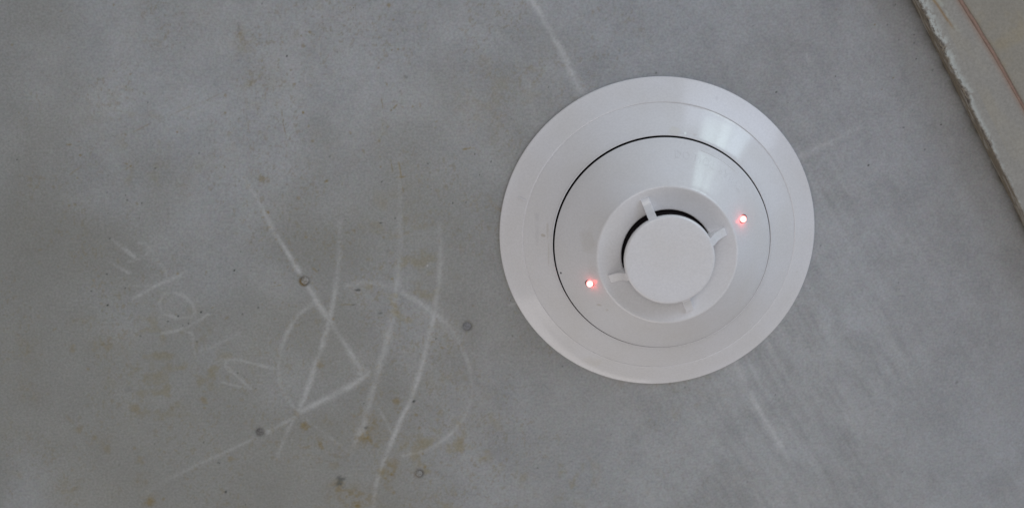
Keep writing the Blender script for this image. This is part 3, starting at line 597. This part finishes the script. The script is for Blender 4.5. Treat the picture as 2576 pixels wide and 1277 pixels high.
# the white filler band that frames the broken paint
band = np.exp(-((OFF - Bt - 1.1 * up - .4) / (1.7 * up + .30)) ** 2) * sstep(.485, .54, fbm(S / 3.4, OFF / 2.0, 471, 4, .7) + .10 * up) * (H > TH - 1.6)
col = lerp(col, (.45, .47, .45), np.clip(band * .95 * (.30 + .75 * np.clip(up, 0, 1)), 0, .92))
spk = sstep(.40, .54, nz) * lost
col = lerp(col, (.22, .19, .145), lost * .9)
col = lerp(col, (.070, .052, .050), np.clip(spk * 1.1, 0, .92) * sstep(.40, .52, fbm(S / 3.0, OFF / 2.0, 477, 3) + .06))
col = lerp(col, (.10, .085, .07), .85 * sstep(.50, .60, nz) * (np.abs(OFF - Bt + .3) < 1.1) * (H > TH - 1.6) * np.clip(up, .4, 1))
col = lerp(col, (.285, .19, .145), .75 * np.exp(-((soff(S) - OFF).clip(0, 99) / 1.3) ** 1.5) * (H > TH - 1.6))
# brown streak near the top of the strip
t_ = np.clip((S - 3.9 + 8) / 22.2, 0, 1)
cen = 7.0 + (S - 3.9) * .132 + .35 * (fbm(S / 4, S * 0, 481, 2) - .5)
streakm = np.exp(-((OFF - cen) / .55) ** 2) * sstep(-14, 2, S) * (1 - sstep(14, 19, S)) * (H > TH - 1.6)
col = lerp(col, (.25, .14, .035), .75 * streakm * sstep(.3, .55, nz2 + .1))
green = np.exp(-((OFF - cen - 1.7) / .9) ** 2) * sstep(-14, 0, S) * (1 - sstep(15, 22, S)) * (H > TH - 1.6)
col = lerp(col, (.47, .50, .44), .5 * green * sstep(.35, .6, nz2))
col = lerp(col, (.34, .24, .07), .45 * (1 - sstep(-3, 5, S + 3 * (nz2 - .5))) * np.exp(-((OFF - 10) / 4) ** 2))
PX = E0[0] + ed[0] * S + cr_[0] * OFF; PY = E0[1] + ed[1] * S + cr_[1] * OFF
V = np.stack([PX.ravel() * MM, PY.ravel() * MM, -H.ravel() * MM], -1)
board = bpy.data.objects.new("painted_board", None); sc.collection.objects.link(board); board.location = (0, 0, HC)
tag(board, "narrow grey cream painted board with chipped brown edge, between bare concrete and the reddish seam", "board")
def painted(name):
    mt, nt, bs, lk = material(name)
    ca = nd(nt, 'ShaderNodeVertexColor', layer_name="surface_colour")
    tc = nd(nt, 'ShaderNodeTexCoord')
    n1 = nd(nt, 'ShaderNodeTexNoise'); n1.inputs['Scale'].default_value = 900; n1.inputs['Detail'].default_value = 3
    mr = nd(nt, 'ShaderNodeMapRange'); mr.inputs['To Min'].default_value = .88; mr.inputs['To Max'].default_value = 1.12
    mr.inputs['From Min'].default_value = .25; mr.inputs['From Max'].default_value = .75
    mx = nd(nt, 'ShaderNodeMixRGB', blend_type='MULTIPLY'); mx.inputs[0].default_value = 1
    lk.new(tc.outputs['Object'], n1.inputs['Vector']); lk.new(n1.outputs['Fac'], mr.inputs['Value'])
    lk.new(ca.outputs['Color'], mx.inputs[1]); lk.new(mr.outputs[0], mx.inputs[2]); lk.new(mx.outputs[0], bs.inputs['Base Color'])
    n2 = nd(nt, 'ShaderNodeTexNoise'); n2.inputs['Scale'].default_value = 160; n2.inputs['Detail'].default_value = 5
    lk.new(tc.outputs['Object'], n2.inputs['Vector'])
    bp = nd(nt, 'ShaderNodeBump'); bp.inputs['Strength'].default_value = .3; bp.inputs['Distance'].default_value = .0004
    lk.new(n2.outputs['Fac'], bp.inputs['Height']); lk.new(bp.outputs[0], bs.inputs['Normal'])
    bs.inputs['Roughness'].default_value = .6
    return mt
m_board = painted("chipped_board_paint")
me = grid_mesh("board_face", V, len(ss), len(rows), col.reshape(-1, 3), flip=True)
link_mesh("board_face", me, m_board, board)

# reddish bead in the seam
bw = np.interp(ss, [-40, 0, 40, 80, 600], [1.9, 1.8, 1.5, 1.2, 1.1]) * (1 + .25 * (fbm(ss / 5, ss * 0, 491, 3) - .5))
tt = np.linspace(0, 1, 9)
OB = soff(ss)[None, :] - .25 + tt[:, None] * (bw[None, :] + .5)
HB = TH - .3 + .3 * np.sin(np.pi * tt)[:, None] + .25 * (fbm(np.tile(ss / 2.5, (9, 1)), tt[:, None] * 2 + 0 * ss, 495, 3) - .5)
HB[0] = TH - .6; HB[-1] = TH - .6
cb = np.ones(OB.shape + (3,)) * np.array([.27, .175, .135]) * (1 + .5 * (fbm(np.tile(ss / 3.0, (9, 1)), tt[:, None] * 3 + 0 * ss, 497, 4) - .5))[..., None]
PXb = E0[0] + ed[0] * ss + cr_[0] * OB; PYb = E0[1] + ed[1] * ss + cr_[1] * OB
Vb = np.stack([PXb.ravel() * MM, PYb.ravel() * MM, -HB.ravel() * MM], -1)
me = grid_mesh("seam_bead", Vb, len(ss), 9, cb.reshape(-1, 3), flip=True)
link_mesh("seam_bead", me, m_board, board)

# the wider board beyond the seam
g2 = np.concatenate([[0, .05, .15, .4], np.arange(.8, 30, .6), np.linspace(31, 260, 24), [260.0]])
OB = soff(ss)[None, :] + bw[None, :] + g2[:, None]
HB = np.full(OB.shape, TH + .1) - .25 * (fbm(np.tile(ss / 25, (len(g2), 1)), g2[:, None] / 20 + 0 * ss, 501, 3) - .5)
HB[0] = TH - .9; HB[1] = TH - .25; HB[2] = TH - .08; HB[-1] = 0
Sg = np.tile(ss, (len(g2), 1)); Gg = g2[:, None] + 0 * ss
cw = np.ones(OB.shape + (3,)) * np.array([.290, .270, .232])
cw *= (1 + .16 * (fbm(Sg / 18, Gg / 18, 511, 5, .6) - .5) + .08 * (fbm(Sg / 1.2, Gg / 1.2, 521, 2) - .5))[..., None]
cw = lerp(cw, (.34, .27, .15), .32 * sstep(.45, .8, fbm(Sg / 9, Gg / 9, 531, 4)))
cw = lerp(cw, (.20, .13, .09), .35 * np.exp(-(Gg / 1.0) ** 2))
PXb = E0[0] + ed[0] * ss + cr_[0] * OB; PYb = E0[1] + ed[1] * ss + cr_[1] * OB
Vb = np.stack([PXb.ravel() * MM, PYb.ravel() * MM, -HB.ravel() * MM], -1)
me = grid_mesh("wide_board", Vb, len(ss), len(g2), cw.reshape(-1, 3), flip=True)
wb = link_mesh("wide_board", me, m_board, loc=(0, 0, HC))
tag(wb, "yellowish cream board beyond the reddish seam, in the upper right corner", "board")
